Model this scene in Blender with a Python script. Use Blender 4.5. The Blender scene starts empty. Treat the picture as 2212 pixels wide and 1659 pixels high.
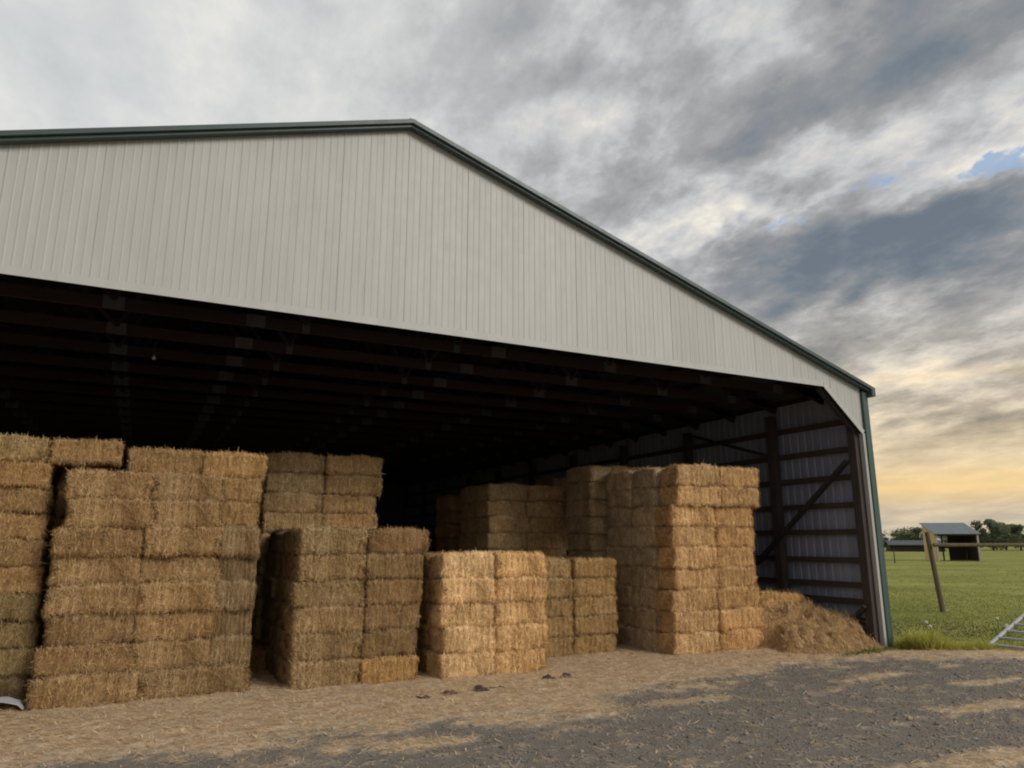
import bpy, bmesh, math, random
import numpy as np
from mathutils import Vector, Matrix

R = math.radians
SC = bpy.context.scene
COL = SC.collection

# ------------------------------------------------------------------ camera
cam_data = bpy.data.cameras.new("camera")
cam = bpy.data.objects.new("camera", cam_data)
COL.objects.link(cam)
cam_data.sensor_fit = 'HORIZONTAL'
cam_data.sensor_width = 36.0
cam_data.lens = 1550 / 2212 * 36
cam_data.clip_start = 0.1
cam_data.clip_end = 4000
cam.location = (0, -8.16, 1.65)
cam.rotation_euler = (R(90 + 12.4), 0, -math.atan2(.454, .891))
SC.camera = cam

# ------------------------------------------------------------------ exposure
SC.view_settings.view_transform = 'Standard'
SC.view_settings.look = 'None'
SC.view_settings.gamma = 1.0
SC.view_settings.exposure = 0.4
SC.view_settings.use_curve_mapping = False
SC.cycles.filter_width = 2.0

# ------------------------------------------------------------------ sun (soft, behind thin cloud)
SUN_DIR = Vector((0.42, -0.78, 0.50)).normalized()
sun_data = bpy.data.lights.new("sun", 'SUN')
sun_data.energy = 1.5
sun_data.angle = R(24)
sun_data.color = (1.0, 0.945, 0.87)
sun = bpy.data.objects.new("sun", sun_data)
COL.objects.link(sun)
sun.location = SUN_DIR * 60
sun.rotation_euler = SUN_DIR.to_track_quat('Z', 'Y').to_euler()


# ------------------------------------------------------------------ node helper
class NT:
    def __init__(self, tree):
        self.t = tree
        tree.nodes.clear()

    def node(self, typ, **kw):
        n = self.t.nodes.new(typ)
        for k, v in kw.items():
            setattr(n, k, v)
        return n

    def put(self, sock, v):
        if isinstance(v, bpy.types.NodeSocket):
            self.t.links.new(v, sock)
        elif isinstance(v, (tuple, list)) and sock.type == 'RGBA' and len(v) == 3:
            sock.default_value = (*v, 1)
        else:
            sock.default_value = v

    def m(self, op, a, b=0.0, c=None, clamp=False):
        n = self.node('ShaderNodeMath', operation=op, use_clamp=clamp)
        self.put(n.inputs[0], a)
        self.put(n.inputs[1], b)
        if c is not None:
            self.put(n.inputs[2], c)
        return n.outputs[0]

    def dot(self, a, v):
        n = self.node('ShaderNodeVectorMath', operation='DOT_PRODUCT')
        self.put(n.inputs[0], a)
        n.inputs[1].default_value = v
        return n.outputs['Value']

    def xyz(self, v):
        n = self.node('ShaderNodeSeparateXYZ')
        self.put(n.inputs[0], v)
        return n.outputs

    def comb(self, x, y, z=0.0):
        n = self.node('ShaderNodeCombineXYZ')
        for i, q in enumerate((x, y, z)):
            self.put(n.inputs[i], q)
        return n.outputs[0]

    def noise(self, vec, scale, detail=4, rough=.5, dist=0.0, out='Fac'):
        n = self.node('ShaderNodeTexNoise')
        if vec is not None:
            self.put(n.inputs['Vector'], vec)
        n.inputs['Scale'].default_value = scale
        n.inputs['Detail'].default_value = detail
        n.inputs['Roughness'].default_value = rough
        n.inputs['Distortion'].default_value = dist
        return n.outputs[out]

    def ramp(self, fac, stops, interp='LINEAR'):
        n = self.node('ShaderNodeValToRGB')
        cr = n.color_ramp
        cr.interpolation = interp
        while len(cr.elements) < len(stops):
            cr.elements.new(0.5)
        for e, (p, c) in zip(cr.elements, stops):
            e.position = p
            e.color = (*c, 1) if len(c) == 3 else c
        self.put(n.inputs[0], fac)
        return n.outputs[0]

    def mix(self, f, a, b, mode='MIX'):
        n = self.node('ShaderNodeMix', data_type='RGBA', blend_type=mode)
        self.put(n.inputs[0], f)
        self.put(n.inputs[6], a)
        self.put(n.inputs[7], b)
        return n.outputs[2]

    def sstep(self, v, lo, hi):
        n = self.node('ShaderNodeMapRange', interpolation_type='SMOOTHSTEP')
        self.put(n.inputs[0], v)
        n.inputs[1].default_value = lo
        n.inputs[2].default_value = hi
        return n.outputs[0]

    def attr(self, name, out='Fac'):
        n = self.node('ShaderNodeAttribute', attribute_name=name)
        return n.outputs[out]


# ------------------------------------------------------------------ world: evening sky under broken stratocumulus
world = bpy.data.worlds.new("World")
SC.world = world
world.use_nodes = True
w = NT(world.node_tree)
tc = w.node('ShaderNodeTexCoord')
D = tc.outputs['Generated']
dx, dy, dz = w.xyz(D)
sky = w.node('ShaderNodeTexSky', sky_type='NISHITA')
sky.sun_disc = False
sky.sun_elevation = math.asin(SUN_DIR.z)
sky.sun_rotation = math.atan2(SUN_DIR.x, SUN_DIR.y)
zc = w.m('ADD', w.m('MAXIMUM', dz, 0.0), 0.20)
px = w.m('DIVIDE', dx, zc)
py = w.m('DIVIDE', dy, zc)
# cloud plane coordinates, stretched along the wind
cu = w.m('ADD', w.m('MULTIPLY', px, .12), w.m('MULTIPLY', py, .99))
cv = w.m('ADD', w.m('MULTIPLY', px, .99), w.m('MULTIPLY', py, -.12))
P = w.comb(w.m('MULTIPLY', cu, .95), w.m('MULTIPLY', cv, 1.2), 5.2)
nA = w.noise(P, 1.45, 9, .55, .12)
nB = w.noise(P, 4.4, 8, .60, .10)
nD = w.noise(P, 11.0, 6, .66, .15)
nC = w.noise(P, .55, 3, .5, .2)
# wobble directions so that the large cloud masses have ragged outlines
wob = w.noise(P, 1.6, 6, .6, .0, out='Color')
wv = w.node('ShaderNodeVectorMath', operation='SUBTRACT')
w.put(wv.inputs[0], wob)
wv.inputs[1].default_value = (.5, .5, .5)
ws = w.node('ShaderNodeVectorMath', operation='SCALE')
w.put(ws.inputs[0], wv.outputs[0])
ws.inputs['Scale'].default_value = .30
wa = w.node('ShaderNodeVectorMath', operation='ADD')
w.put(wa.inputs[0], D)
w.put(wa.inputs[1], ws.outputs[0])
DW = wa.outputs[0]


def cloud_mass(d0, sx, sy, rot=0.0):
    """soft elliptical mass centred on a direction of the sky"""
    d0 = Vector(d0).normalized()
    t1 = d0.cross(Vector((0, 0, 1))).normalized()
    t2 = t1.cross(d0).normalized()
    c, s = math.cos(R(rot)), math.sin(R(rot))
    a = (t1 * c + t2 * s) / sx
    b = (t2 * c - t1 * s) / sy
    u = w.dot(DW, tuple(a))
    v = w.dot(DW, tuple(b))
    e = w.m('ADD', w.m('MULTIPLY', u, u), w.m('MULTIPLY', v, v))
    g = w.m('POWER', 2.718, w.m('MULTIPLY', e, -1.0))
    return w.m('MULTIPLY', g, w.m('GREATER_THAN', w.dot(D, tuple(d0)), 0.0))


def total(terms):
    acc = None
    for k, t in terms:
        v = w.m('MULTIPLY', t, k)
        acc = v if acc is None else w.m('ADD', acc, v)
    return acc


dens = total([(.66, nA), (.54, nB), (.16, nC), (.20, nD)])          # about 0.7 on average
bias = total([
    (.30, cloud_mass((.795, .480, .358), .24, .060, 10)),     # long slate bank on the right
    (.16, cloud_mass((.715, .585, .365), .11, .06, 20)),
    (.09, cloud_mass((.630, .605, .488), .20, .045, 20)),      # grey band above it
    (.09, cloud_mass((.78, .30, .580), .24, .09, 8)),
    (-.07, cloud_mass((.58, .52, .60), .16, .10, 15)),        # grey deck at the upper right
    (.03, cloud_mass((.500, .680, .500), .10, .05, 10)),
    (-.20, cloud_mass((.800, .400, .440), .18, .035, 14)),    # lit rift between the banks
    (-.14, cloud_mass((.680, .570, .445), .16, .026, 22)),
    (-.20, cloud_mass((.612, .655, .430), .07, .05, 20)),     # bright broken edge
    (-.05, cloud_mass((.470, .655, .590), .12, .07, 30)),
    (-.09, cloud_mass((.810, .560, .170), .40, .05, 5)),      # thin bright bars low down
])
d = w.m('ADD', dens, bias)
low = w.sstep(dz, .02, .20)
cl_col = w.ramp(w.m('ADD', w.m('MULTIPLY', w.m('SUBTRACT', d, .757), 1.65), .5), [
    (.16, (.52, .57, .66)),
    (.27, (.76, .72, .63)),
    (.36, (.60, .585, .555)),
    (.46, (.47, .475, .485)),
    (.57, (.345, .347, .352)),
    (.72, (.235, .245, .258)),
    (.88, (.160, .190, .222)),
    (1.0, (.130, .160, .195))])
nish = w.node('ShaderNodeVectorMath', operation='SCALE')
w.put(nish.inputs[0], sky.outputs[0])
nish.inputs['Scale'].default_value = .10
rift = w.m('ADD', cloud_mass((.815, .385, .435), .13, .028, 16), w.m('ADD', w.m('MULTIPLY', cloud_mass((.650, .605, .440), .05, .05, 25), .55), w.m('MULTIPLY', cloud_mass((.73, .52, .445), .10, .016, 20), .7)))
blue_hole = w.sstep(w.m('SUBTRACT', rift, w.m('MULTIPLY', w.m('SUBTRACT', w.m('ADD', w.m('MULTIPLY', nB, .6), w.m('MULTIPLY', nD, .4)), .46), 7.5)), .22, .80)
blue_hole = w.m('MULTIPLY', blue_hole, w.m('MULTIPLY', w.sstep(rift, .12, .45), w.m('SUBTRACT', 1.0, w.sstep(d, .76, .86))))
clear = w.mix(.30, (.30, .43, .62), nish.outputs[0])
c1 = w.mix(w.m('MULTIPLY', blue_hole, .85), cl_col, clear)
# thin bright veil over the western half
veil_dir = Vector((-.35, .80, .45)).normalized()
veil = w.sstep(w.m('ADD', w.dot(D, tuple(veil_dir)), w.m('MULTIPLY', w.m('SUBTRACT', nA, .5), .25)), .62, .98)
veil_col = w.ramp(w.m('ADD', w.m('MULTIPLY', nB, .5), w.m('MULTIPLY', nC, .5)), [(.35, (.70, .70, .675)), (.65, (.53, .55, .56))])
c2 = w.mix(w.m('MULTIPLY', veil, .86), c1, veil_col)
# low warm light of the sunset
az = w.sstep(w.dot(D, tuple(Vector((.82, .57, 0)).normalized())), .30, .95)
warm = w.m('MULTIPLY', w.m('SUBTRACT', 1.0, w.sstep(dz, .05, .34)), az)
c3 = w.mix(w.m('MULTIPLY', warm, .95), c2, w.mix(1.0, c2, (1.30, 1.05, .68), 'MULTIPLY'))
lowbank = w.mix(w.m('MULTIPLY', az, 1.0), (.38, .39, .40), (.48, .42, .33))
c4 = w.mix(w.m('MULTIPLY', w.m('SUBTRACT', 1.0, w.sstep(dz, .015, .16)), .72), c3, lowbank)
streak = w.noise(w.comb(w.m('MULTIPLY', cu, .10), w.m('MULTIPLY', dz, 34.0), 1.3), 1.0, 4, .5)
gold = w.m('MULTIPLY', w.m('MULTIPLY', w.m('POWER', 2.718, w.m('MULTIPLY', w.m('POWER', w.m('DIVIDE', w.m('SUBTRACT', dz, .066), .022), 2.0), -1.0)),
                            w.sstep(w.dot(D, tuple(Vector((.80, .60, .06)).normalized())), .90, 1.0)), w.sstep(streak, .25, .6))
c5 = w.mix(w.m('MULTIPLY', gold, .85), c4, (.84, .58, .25))
bars = w.m('MULTIPLY', w.m('MULTIPLY', w.sstep(streak, .50, .68), w.sstep(dz, .06, .12)), w.m('MULTIPLY', w.m('SUBTRACT', 1.0, w.sstep(dz, .18, .26)), az))
c6 = w.mix(w.m('MULTIPLY', bars, .45), c5, (.78, .61, .37))
bg = w.node('ShaderNodeBackground')
w.put(bg.inputs[0], c6)
bg.inputs[1].default_value = .90
wo = w.node('ShaderNodeOutputWorld')
w.put(wo.inputs[0], bg.outputs[0])


# ------------------------------------------------------------------ object helpers
def finish(o, parent=None, label=None, cat=None, group=None, kind=None):
    if parent is not None:
        o.parent = parent
    if label:
        o['label'] = label
    if cat:
        o['category'] = cat
    if group:
        o['group'] = group
    if kind:
        o['kind'] = kind
    return o


def empty(name, loc=(0, 0, 0), rz=0.0, **kw):
    o = bpy.data.objects.new(name, None)
    COL.objects.link(o)
    o.location = loc
    o.rotation_euler = (0, 0, rz)
    o.empty_display_size = .2
    return finish(o, **kw)


def link(name, mesh, parent=None, loc=(0, 0, 0), **kw):
    o = bpy.data.objects.new(name, mesh)
    COL.objects.link(o)
    o.location = loc
    return finish(o, parent, **kw)


class MB:
    """collects simple solids into one mesh"""
    def __init__(self):
        self.v, self.f = [], []

    def add(self, verts, faces):
        b = len(self.v)
        self.v += [tuple(p) for p in verts]
        self.f += [tuple(i + b for i in q) for q in faces]
        return self

    def box(self, x0, x1, y0, y1, z0, z1):
        return self.add([(x0, y0, z0), (x1, y0, z0), (x1, y1, z0), (x0, y1, z0), (x0, y0, z1), (x1, y0, z1), (x1, y1, z1), (x0, y1, z1)],
                        [(0, 3, 2, 1), (4, 5, 6, 7), (0, 1, 5, 4), (1, 2, 6, 5), (2, 3, 7, 6), (3, 0, 4, 7)])

    def beam(self, p, q, a, b, up=(0, 0, 1)):
        """square bar from p to q, a across, b along the up direction"""
        p, q, up = Vector(p), Vector(q), Vector(up)
        d = (q - p).normalized()
        s = d.cross(up)
        if s.length < 1e-4:
            s = d.cross(Vector((1, 0, 0)))
        s.normalize()
        u = s.cross(d)
        pts = []
        for e in (p, q):
            for i, j in ((-1, -1), (1, -1), (1, 1), (-1, 1)):
                pts.append(e + s * (i * a / 2) + u * (j * b / 2))
        return self.add(pts, [(0, 3, 2, 1), (4, 5, 6, 7), (0, 1, 5, 4), (1, 2, 6, 5), (2, 3, 7, 6), (3, 0, 4, 7)])

    def tube(self, p, q, r, n=8, r2=None):
        p, q = Vector(p), Vector(q)
        r2 = r if r2 is None else r2
        d = (q - p).normalized()
        s = d.cross(Vector((0, 0, 1)))
        if s.length < 1e-3:
            s = Vector((1, 0, 0))
        s.normalize()
        u = s.cross(d)
        pts = []
        for e, rr in ((p, r), (q, r2)):
            for k in range(n):
                a = 2 * math.pi * k / n
                pts.append(e + s * (rr * math.cos(a)) + u * (rr * math.sin(a)))
        fs = [(k, (k + 1) % n, n + (k + 1) % n, n + k) for k in range(n)]
        fs += [tuple(range(n - 1, -1, -1)), tuple(range(n, 2 * n))]
        return self.add(pts, fs)

    def path(self, pts, r, n=8):
        for a, b in zip(pts[:-1], pts[1:]):
            self.tube(a, b, r, n)
        return self

    def mesh(self, name, mat):
        me = bpy.data.meshes.new(name)
        me.from_pydata(self.v, [], self.f)
        me.materials.append(mat)
        me.update()
        return me

    def build(self, name, mat, parent=None, bevel=0.0, **kw):
        o = link(name, self.mesh(name, mat), parent, **kw)
        if bevel:
            md = o.modifiers.new('bevel', 'BEVEL')
            md.width = bevel
            md.segments = 2
            md.limit_method = 'ANGLE'
        return o


def mesh_np(name, verts, quads, mat, tris=None, smooth=False, **attrs):
    """fast mesh from arrays; attrs are float attributes on the points"""
    me = bpy.data.meshes.new(name)
    verts = np.asarray(verts, np.float32)
    polys = []
    nq = 0 if quads is None else len(quads)
    nt = 0 if tris is None else len(tris)
    loops = np.concatenate(([np.asarray(quads).ravel()] if nq else []) + ([np.asarray(tris).ravel()] if nt else [])).astype(np.int32)
    sizes = np.concatenate([np.full(nq, 4), np.full(nt, 3)]).astype(np.int32)
    starts = np.concatenate([[0], np.cumsum(sizes)[:-1]]).astype(np.int32)
    me.vertices.add(len(verts))
    me.vertices.foreach_set('co', verts.ravel())
    me.loops.add(len(loops))
    me.loops.foreach_set('vertex_index', loops)
    me.polygons.add(len(sizes))
    me.polygons.foreach_set('loop_start', starts)
    me.polygons.foreach_set('loop_total', sizes)
    if smooth:
        me.polygons.foreach_set('use_smooth', np.ones(len(sizes), bool))
    me.materials.append(mat)
    for k, a in attrs.items():
        at = me.attributes.new(k, 'FLOAT', 'POINT')
        at.data.foreach_set('value', np.asarray(a, np.float32))
    me.update(calc_edges=True)
    me.validate()
    return me


def _hash(i, j, k, seed):
    n = (i * 73856093) ^ (j * 19349663) ^ (k * 83492791) ^ (seed * 2654435761)
    n = (n ^ (n >> 13)) * 1274126177
    n = n ^ (n >> 16)
    return (n & 0xffff) / 65535.0


def vnoise(p, seed=0):
    p = np.asarray(p, float)
    i = np.floor(p).astype(np.int64)
    f = p - i
    f = f * f * (3 - 2 * f)
    r = 0
    for a in (0, 1):
        for b in (0, 1):
            for c in (0, 1):
                wt = (f[..., 0] if a else 1 - f[..., 0]) * (f[..., 1] if b else 1 - f[..., 1]) * (f[..., 2] if c else 1 - f[..., 2])
                r = r + wt * _hash(i[..., 0] + a, i[..., 1] + b, i[..., 2] + c, seed)
    return r


def fbm(p, octs=4, seed=0, gain=.5):
    p = np.asarray(p, float)
    s, a, t = 0, 1, 0
    for o in range(octs):
        s = s + a * vnoise(p * 2 ** o, seed + o * 17)
        t += a
        a *= gain
    return s / t


def smooth01(x, lo, hi):
    t = np.clip((x - lo) / (hi - lo), 0, 1)
    return t * t * (3 - 2 * t)


RNG = np.random.default_rng(11)
random.seed(5)


def blades(base, direc, side, length, width, bend=None, tint=None):
    """strips of two quads tapering a little: n x 6 points"""
    n = len(base)
    L = length[:, None]
    W = width[:, None] / 2
    mid = base + direc * L * .5
    tip = base + direc * L
    if bend is not None:
        tip = tip + bend
        mid = mid + bend * .25
    v = np.stack([base - side * W, base + side * W, mid - side * W, mid + side * W, tip - side * W * .6, tip + side * W * .6], 1)
    idx = np.arange(n)[:, None] * 6
    q = np.concatenate([idx + np.array([0, 1, 3, 2]), idx + np.array([2, 3, 5, 4])])
    return v.reshape(-1, 3), q, (None if tint is None else np.repeat(tint, 6))


# ------------------------------------------------------------------ materials
def material(name, rough=.7, metal=0.0, spec=.3):
    m = bpy.data.materials.new(name)
    m.use_nodes = True
    n = NT(m.node_tree)
    b = n.node('ShaderNodeBsdfPrincipled')
    b.inputs['Roughness'].default_value = rough
    b.inputs['Metallic'].default_value = metal
    b.inputs['Specular IOR Level'].default_value = spec
    o = n.node('ShaderNodeOutputMaterial')
    n.put(o.inputs[0], b.outputs[0])
    return m, n, b


def bump(n, b, h, strength=.3, dist=.01):
    k = n.node('ShaderNodeBump')
    k.inputs['Strength'].default_value = strength
    k.inputs['Distance'].default_value = dist
    n.put(k.inputs['Height'], h)
    n.put(b.inputs['Normal'], k.outputs[0])


def obj_coords(n):
    return n.node('ShaderNodeTexCoord').outputs['Object']


def stretched(n, vec, s):
    k = n.node('ShaderNodeMapping')
    n.put(k.inputs[0], vec)
    k.inputs['Scale'].default_value = s
    return k.outputs[0]


def world_pos(n):
    return n.node('ShaderNodeNewGeometry').outputs['Position']


def m_sheet(name, col, col2, rough=.45, streak=.5, dirt=(.30, .27, .21)):
    m, n, b = material(name, rough, 0, .4)
    P = world_pos(n)
    a = n.noise(stretched(n, P, (3, 3, .35)), 2.2, 5, .6)
    c = n.mix(n.sstep(a, .3, .72), col, col2)
    s = n.noise(stretched(n, P, (9, 9, .5)), 2.0, 4, .6)
    c = n.mix(n.m('MULTIPLY', n.sstep(s, .55, .85), streak), c, dirt)
    rnd = n.node('ShaderNodeObjectInfo').outputs['Random']
    g_ = n.m('ADD', .955, n.m('MULTIPLY', rnd, .07))
    c = n.mix(1.0, c, n.comb(g_, g_, n.m('MULTIPLY', g_, .995)), 'MULTIPLY')
    n.put(b.inputs['Base Color'], c)
    r = n.noise(P, 6, 3)
    n.put(b.inputs['Roughness'], n.m('ADD', rough - .1, n.m('MULTIPLY', r, .2)))
    bump(n, b, n.noise(P, 1.1, 2), .06, .05)
    return m


M = {}
M['siding'] = m_sheet('cream_painted_steel', (.465, .462, .428), (.425, .42, .388), .5, .38)
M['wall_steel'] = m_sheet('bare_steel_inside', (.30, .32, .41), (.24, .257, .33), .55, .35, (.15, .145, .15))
M['back_steel'] = m_sheet('shaded_end_wall', (.085, .09, .105), (.06, .065, .078), .6, .3, (.04, .04, .04))  # darker copy of the steel; shade deep in the barn painted in
M['trim'] = m_sheet('dark_green_trim', (.062, .088, .085), (.050, .074, .070), .42, .15, (.10, .10, .09))
M['corner'] = m_sheet('green_corner_trim', (.055, .098, .082), (.045, .078, .066), .42, .2, (.12, .12, .10))
M['jamb'] = m_sheet('pale_jamb_trim', (.46, .45, .42), (.38, .37, .35), .5, .3)
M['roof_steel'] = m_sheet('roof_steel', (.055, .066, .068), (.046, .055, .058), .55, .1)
M['galv'] = m_sheet('galvanised_tube', (.46, .47, .47), (.36, .37, .38), .45, .2, (.20, .15, .11))
M['plate'] = m_sheet('galvanised_plate', (.075, .075, .08), (.05, .05, .055), .7, .2)
M['shed_roof'] = m_sheet('pale_roof_sheet', (.155, .185, .20), (.125, .15, .165), .45, .2)
M['far_roof'] = m_sheet('far_roof_sheet', (.065, .072, .076), (.05, .056, .06), .5, .2)
M['white_plastic'] = m_sheet('white_plastic', (.50, .50, .51), (.42, .42, .43), .45, .3, (.40, .32, .22))


def m_wood(name, c1, c2, grain=(1, 1, 14), rough=.8):
    m, n, b = material(name, rough, 0, .2)
    P = obj_coords(n)
    a = n.noise(stretched(n, P, grain), 3.0, 6, .6, .3)
    k = n.noise(P, 1.4, 3)
    c = n.mix(n.sstep(a, .3, .75), c1, c2)
    c = n.mix(n.m('MULTIPLY', n.sstep(k, .5, .8), .4), c, tuple(q * .55 for q in c1))
    n.put(b.inputs['Base Color'], c)
    bump(n, b, a, .35, .01)
    return m


M['truss'] = m_wood('dark_truss_timber', (.042, .025, .023), (.030, .018, .017), (.6, 9, 9))
M['post'] = m_wood('treated_post', (.075, .06, .052), (.05, .042, .036), (9, 9, .7))
M['girt'] = m_wood('girt_timber', (.085, .065, .052), (.06, .048, .04), (9, .6, 9))
M['brace'] = m_wood('brace_timber', (.05, .045, .042), (.035, .032, .03), (6, 6, 3))
M['grey_wood'] = m_wood('weathered_rail', (.15, .118, .075), (.095, .075, .048), (8, 8, .7))
M['shed_wood'] = m_wood('shed_boards', (.66, .46, .25), (.54, .37, .19), (9, 9, .6))  # boards paled: warm light on the side wall is in the colour
M['shed_dark'] = m_wood('shed_back_boards', (.055, .042, .034), (.04, .03, .025), (9, 9, .6))
M['shed_post'] = m_wood('shed_pale_post', (.40, .37, .33), (.32, .29, .25), (9, 9, .6))

# straw: bale bodies, stalks and litter.  The object's own colour is the tint of that bale.
def m_straw(name, dark, mid, pale, body):
    m, n, b = material(name, .85, 0, .15)
    oi = n.node('ShaderNodeObjectInfo')
    P = obj_coords(n)
    if body:
        off = n.node('ShaderNodeVectorMath', operation='ADD')
        n.put(off.inputs[0], P)
        sc = n.node('ShaderNodeVectorMath', operation='SCALE')
        n.put(sc.inputs[0], n.comb(oi.outputs['Random'], oi.outputs['Random'], 0.3))
        sc.inputs['Scale'].default_value = 13
        n.put(off.inputs[1], sc.outputs[0])
        Q = off.outputs[0]
        a = n.noise(stretched(n, Q, (2.2, 2.2, .55)), 26, 5, .7, .4)
        k = n.noise(Q, 5, 3)
        f = n.m('ADD', n.m('MULTIPLY', a, .75), n.m('MULTIPLY', k, .25))
        c = n.ramp(f, [(.30, dark), (.50, mid), (.70, pale)])
        bump(n, b, a, .8, .02)
    else:
        t = n.attr('tint')
        c = n.ramp(t, [(.0, dark), (.45, mid), (1.0, pale)])
    c = n.mix(1.0, c, oi.outputs['Color'], 'MULTIPLY')
    n.put(b.inputs['Base Color'], c)
    return m


M['straw_body'] = m_straw('packed_straw', (.15, .090, .042), (.38, .25, .120), (.64, .46, .25), True)
M['straw'] = m_straw('straw_stalks', (.19, .115, .052), (.48, .325, .165), (.86, .68, .42), False)


# ------------------------------------------------------------------ ground: field, yard with straw litter
m, n, b = material('pasture', .9, 0, .1)
P = world_pos(n)
a = n.noise(stretched(n, P, (.16, .26, 1)), 1.0, 7, .66, .4)
k = n.noise(stretched(n, P, (1.2, 2.2, 1)), 1.5, 5, .65)
f = n.m('ADD', n.m('MULTIPLY', a, .6), n.m('MULTIPLY', k, .4))
c = n.ramp(f, [(.30, (.13, .128, .036)), (.44, (.20, .212, .052)), (.55, (.27, .275, .076)), (.68, (.37, .335, .115))])
n.put(b.inputs['Base Color'], c)
bump(n, b, k, .9, .12)
M['pasture'] = m

gx = np.concatenate([np.linspace(-1500, -60, 16), np.linspace(-50, 120, 86), np.linspace(140, 1800, 24)])
gy = np.concatenate([np.linspace(-1200, -60, 12), np.linspace(-50, 120, 86), np.linspace(140, 2200, 30)])
X, Y = np.meshgrid(gx, gy, indexing='ij')
Z = np.full(X.shape, -.03)
far = smooth01(np.hypot(X - 5, Y - 5), 16, 60)
Z += far * (.35 * (fbm(np.stack([X * .04, Y * .04, X * 0], -1), 3, 3) - .5)) - far * .05
nx, ny = X.shape
idx = np.arange(nx * ny).reshape(nx, ny)
q = np.stack([idx[:-1, :-1], idx[1:, :-1], idx[1:, 1:], idx[:-1, 1:]], -1).reshape(-1, 4)
link('field', mesh_np('field', np.stack([X, Y, Z], -1).reshape(-1, 3), q, M['pasture'], smooth=True), kind='structure')

BX = [-40, -2, -.79, .17, 1.22, 2.45, 3.54, 4.36, 5.45, 6.63, 7.99, 9.64, 11.48, 30]
BY = [-.9, -1.15, -1.32, -1.48, -1.60, -1.62, -1.75, -1.70, -1.12, -.81, -.67, -.85, -1.70, -9]
PATCH = [(2.36, -2.03, .55, .22, .8), (8.5, -1.75, .60, .12, .85), (6.9, -2.10, .55, .10, .6), (7.92, -3.35, .8, .16, .75), (9.3, -2.6, .8, .12, .6),
         (6.01, -4.45, .7, .25, .8), (5.3, -1.75, .7, .16, .7), (3.7, -2.2, .5, .10, .5), (9.9, -1.7, .5, .08, .6), (1.0, -2.1, .6, .10, .4)]


def straw_cover(x, y):
    """0..1, how thickly straw lies on the yard"""
    p = np.stack([x * .9, y * 1.6, x * 0], -1)
    edge = np.interp(x, BX, BY)
    nz = fbm(p * 1.3, 5, 41, .6) - .5
    c = smooth01(y - edge + nz * 1.8, -.60, .50)
    for cx, cy, sx, sy, k in PATCH:
        e = ((x - cx) / sx) ** 2 + ((y - cy + .06 * (x - cx)) / sy) ** 2
        c = np.maximum(c, k * smooth01(np.exp(-e) + nz * 1.5, .12, .90))
    fine = fbm(np.stack([x * 5, y * 9, x * 0], -1), 4, 77, .6)
    c = np.clip(c * (.80 + .5 * (fine - .35)) + .42 * smooth01(fine, .50, .72), 0, 1)
    return c


def yard_height(x, y, c):
    return .012 * (fbm(np.stack([x * .6, y * .6, x * 0], -1), 3, 9) - .5) + c * (.004 + .042 * fbm(np.stack([x * 6, y * 6, x * 0], -1), 4, 23))


def grass_edge(x):
    return np.interp(x, [10.2, 10.9, 11.5, 12.6, 14, 30], [-.42, -.62, -.95, -1.55, -2.1, -7.5])


m, n, b = material('yard_surface', .9, 0, .2)
P = world_pos(n)
st = n.attr('straw')
g1 = n.noise(P, 46, 4, .7)
g2 = n.noise(P, 3.0, 5, .65)
g3 = n.noise(P, 120, 2, .6)
grey = n.ramp(n.m('ADD', n.m('MULTIPLY', g1, .6), n.m('MULTIPLY', g3, .4)), [(.30, (.115, .102, .086)), (.5, (.195, .176, .150)), (.66, (.31, .282, .243))])
grey = n.mix(n.m('MULTIPLY', n.sstep(g2, .40, .70), .55), grey, (.175, .145, .115))
s1 = n.noise(stretched(n, P, (1, 1.8, 1)), 30, 5, .7, .6)
s2 = n.noise(P, 2.2, 4, .6)
straw_c = n.ramp(s1, [(.30, (.30, .21, .125)), (.48, (.61, .46, .295)), (.66, (.86, .72, .51))])
straw_c = n.mix(n.m('MULTIPLY', n.sstep(s2, .45, .75), .55), straw_c, (.45, .305, .18))
s3 = n.noise(stretched(n, P, (1, 2.0, 1)), 6.5, 5, .65, .8)
straw_c = n.mix(n.m('MULTIPLY', n.sstep(s3, .48, .70), .60), straw_c, (.34, .225, .13))
straw_c = n.mix(n.m('MULTIPLY', n.m('SUBTRACT', 1.0, n.sstep(s3, .30, .46)), .45), straw_c, (.86, .72, .52))
fine = n.noise(P, 22, 5, .7, .5)
fac = n.m('MULTIPLY', n.sstep(n.m('ADD', st, n.m('MULTIPLY', n.m('SUBTRACT', fine, .5), 1.2)), .08, 1.0), .96)
n.put(b.inputs['Base Color'], n.mix(fac, grey, straw_c))
bump(n, b, n.mix(fac, g1, s1), .8, .02)
M['yard'] = m

ux = np.concatenate([np.linspace(-45, -5, 21), np.arange(-4.5, 14.0, .045), np.linspace(14.4, 30, 30)])
uy = np.concatenate([np.linspace(-45, -7.5, 20), np.arange(-7.2, 3.0, .045), np.linspace(3.4, 24.4, 40)])
X, Y = np.meshgrid(ux, uy, indexing='ij')
C = straw_cover(X, Y)
Z = yard_height(X, Y, C)
nx, ny = X.shape
idx = np.arange(nx * ny).reshape(nx, ny)
q = np.stack([idx[:-1, :-1], idx[1:, :-1], idx[1:, 1:], idx[:-1, 1:]], -1).reshape(-1, 4)
cx, cy = X.ravel()[q].mean(1), Y.ravel()[q].mean(1)
jag = .10 * (fbm(np.stack([cx * 5, cy * 5, cx * 0], -1), 2, 5) - .5)
keep = ((cx < 10.2) & (cx > -6.2)) | (cy < grass_edge(cx) + jag) & (cx > 10.2) | ((cx <= -6.2) & (cy < .5))
used = np.unique(q[keep])
remap = np.full(nx * ny, -1)
remap[used] = np.arange(len(used))
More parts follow.
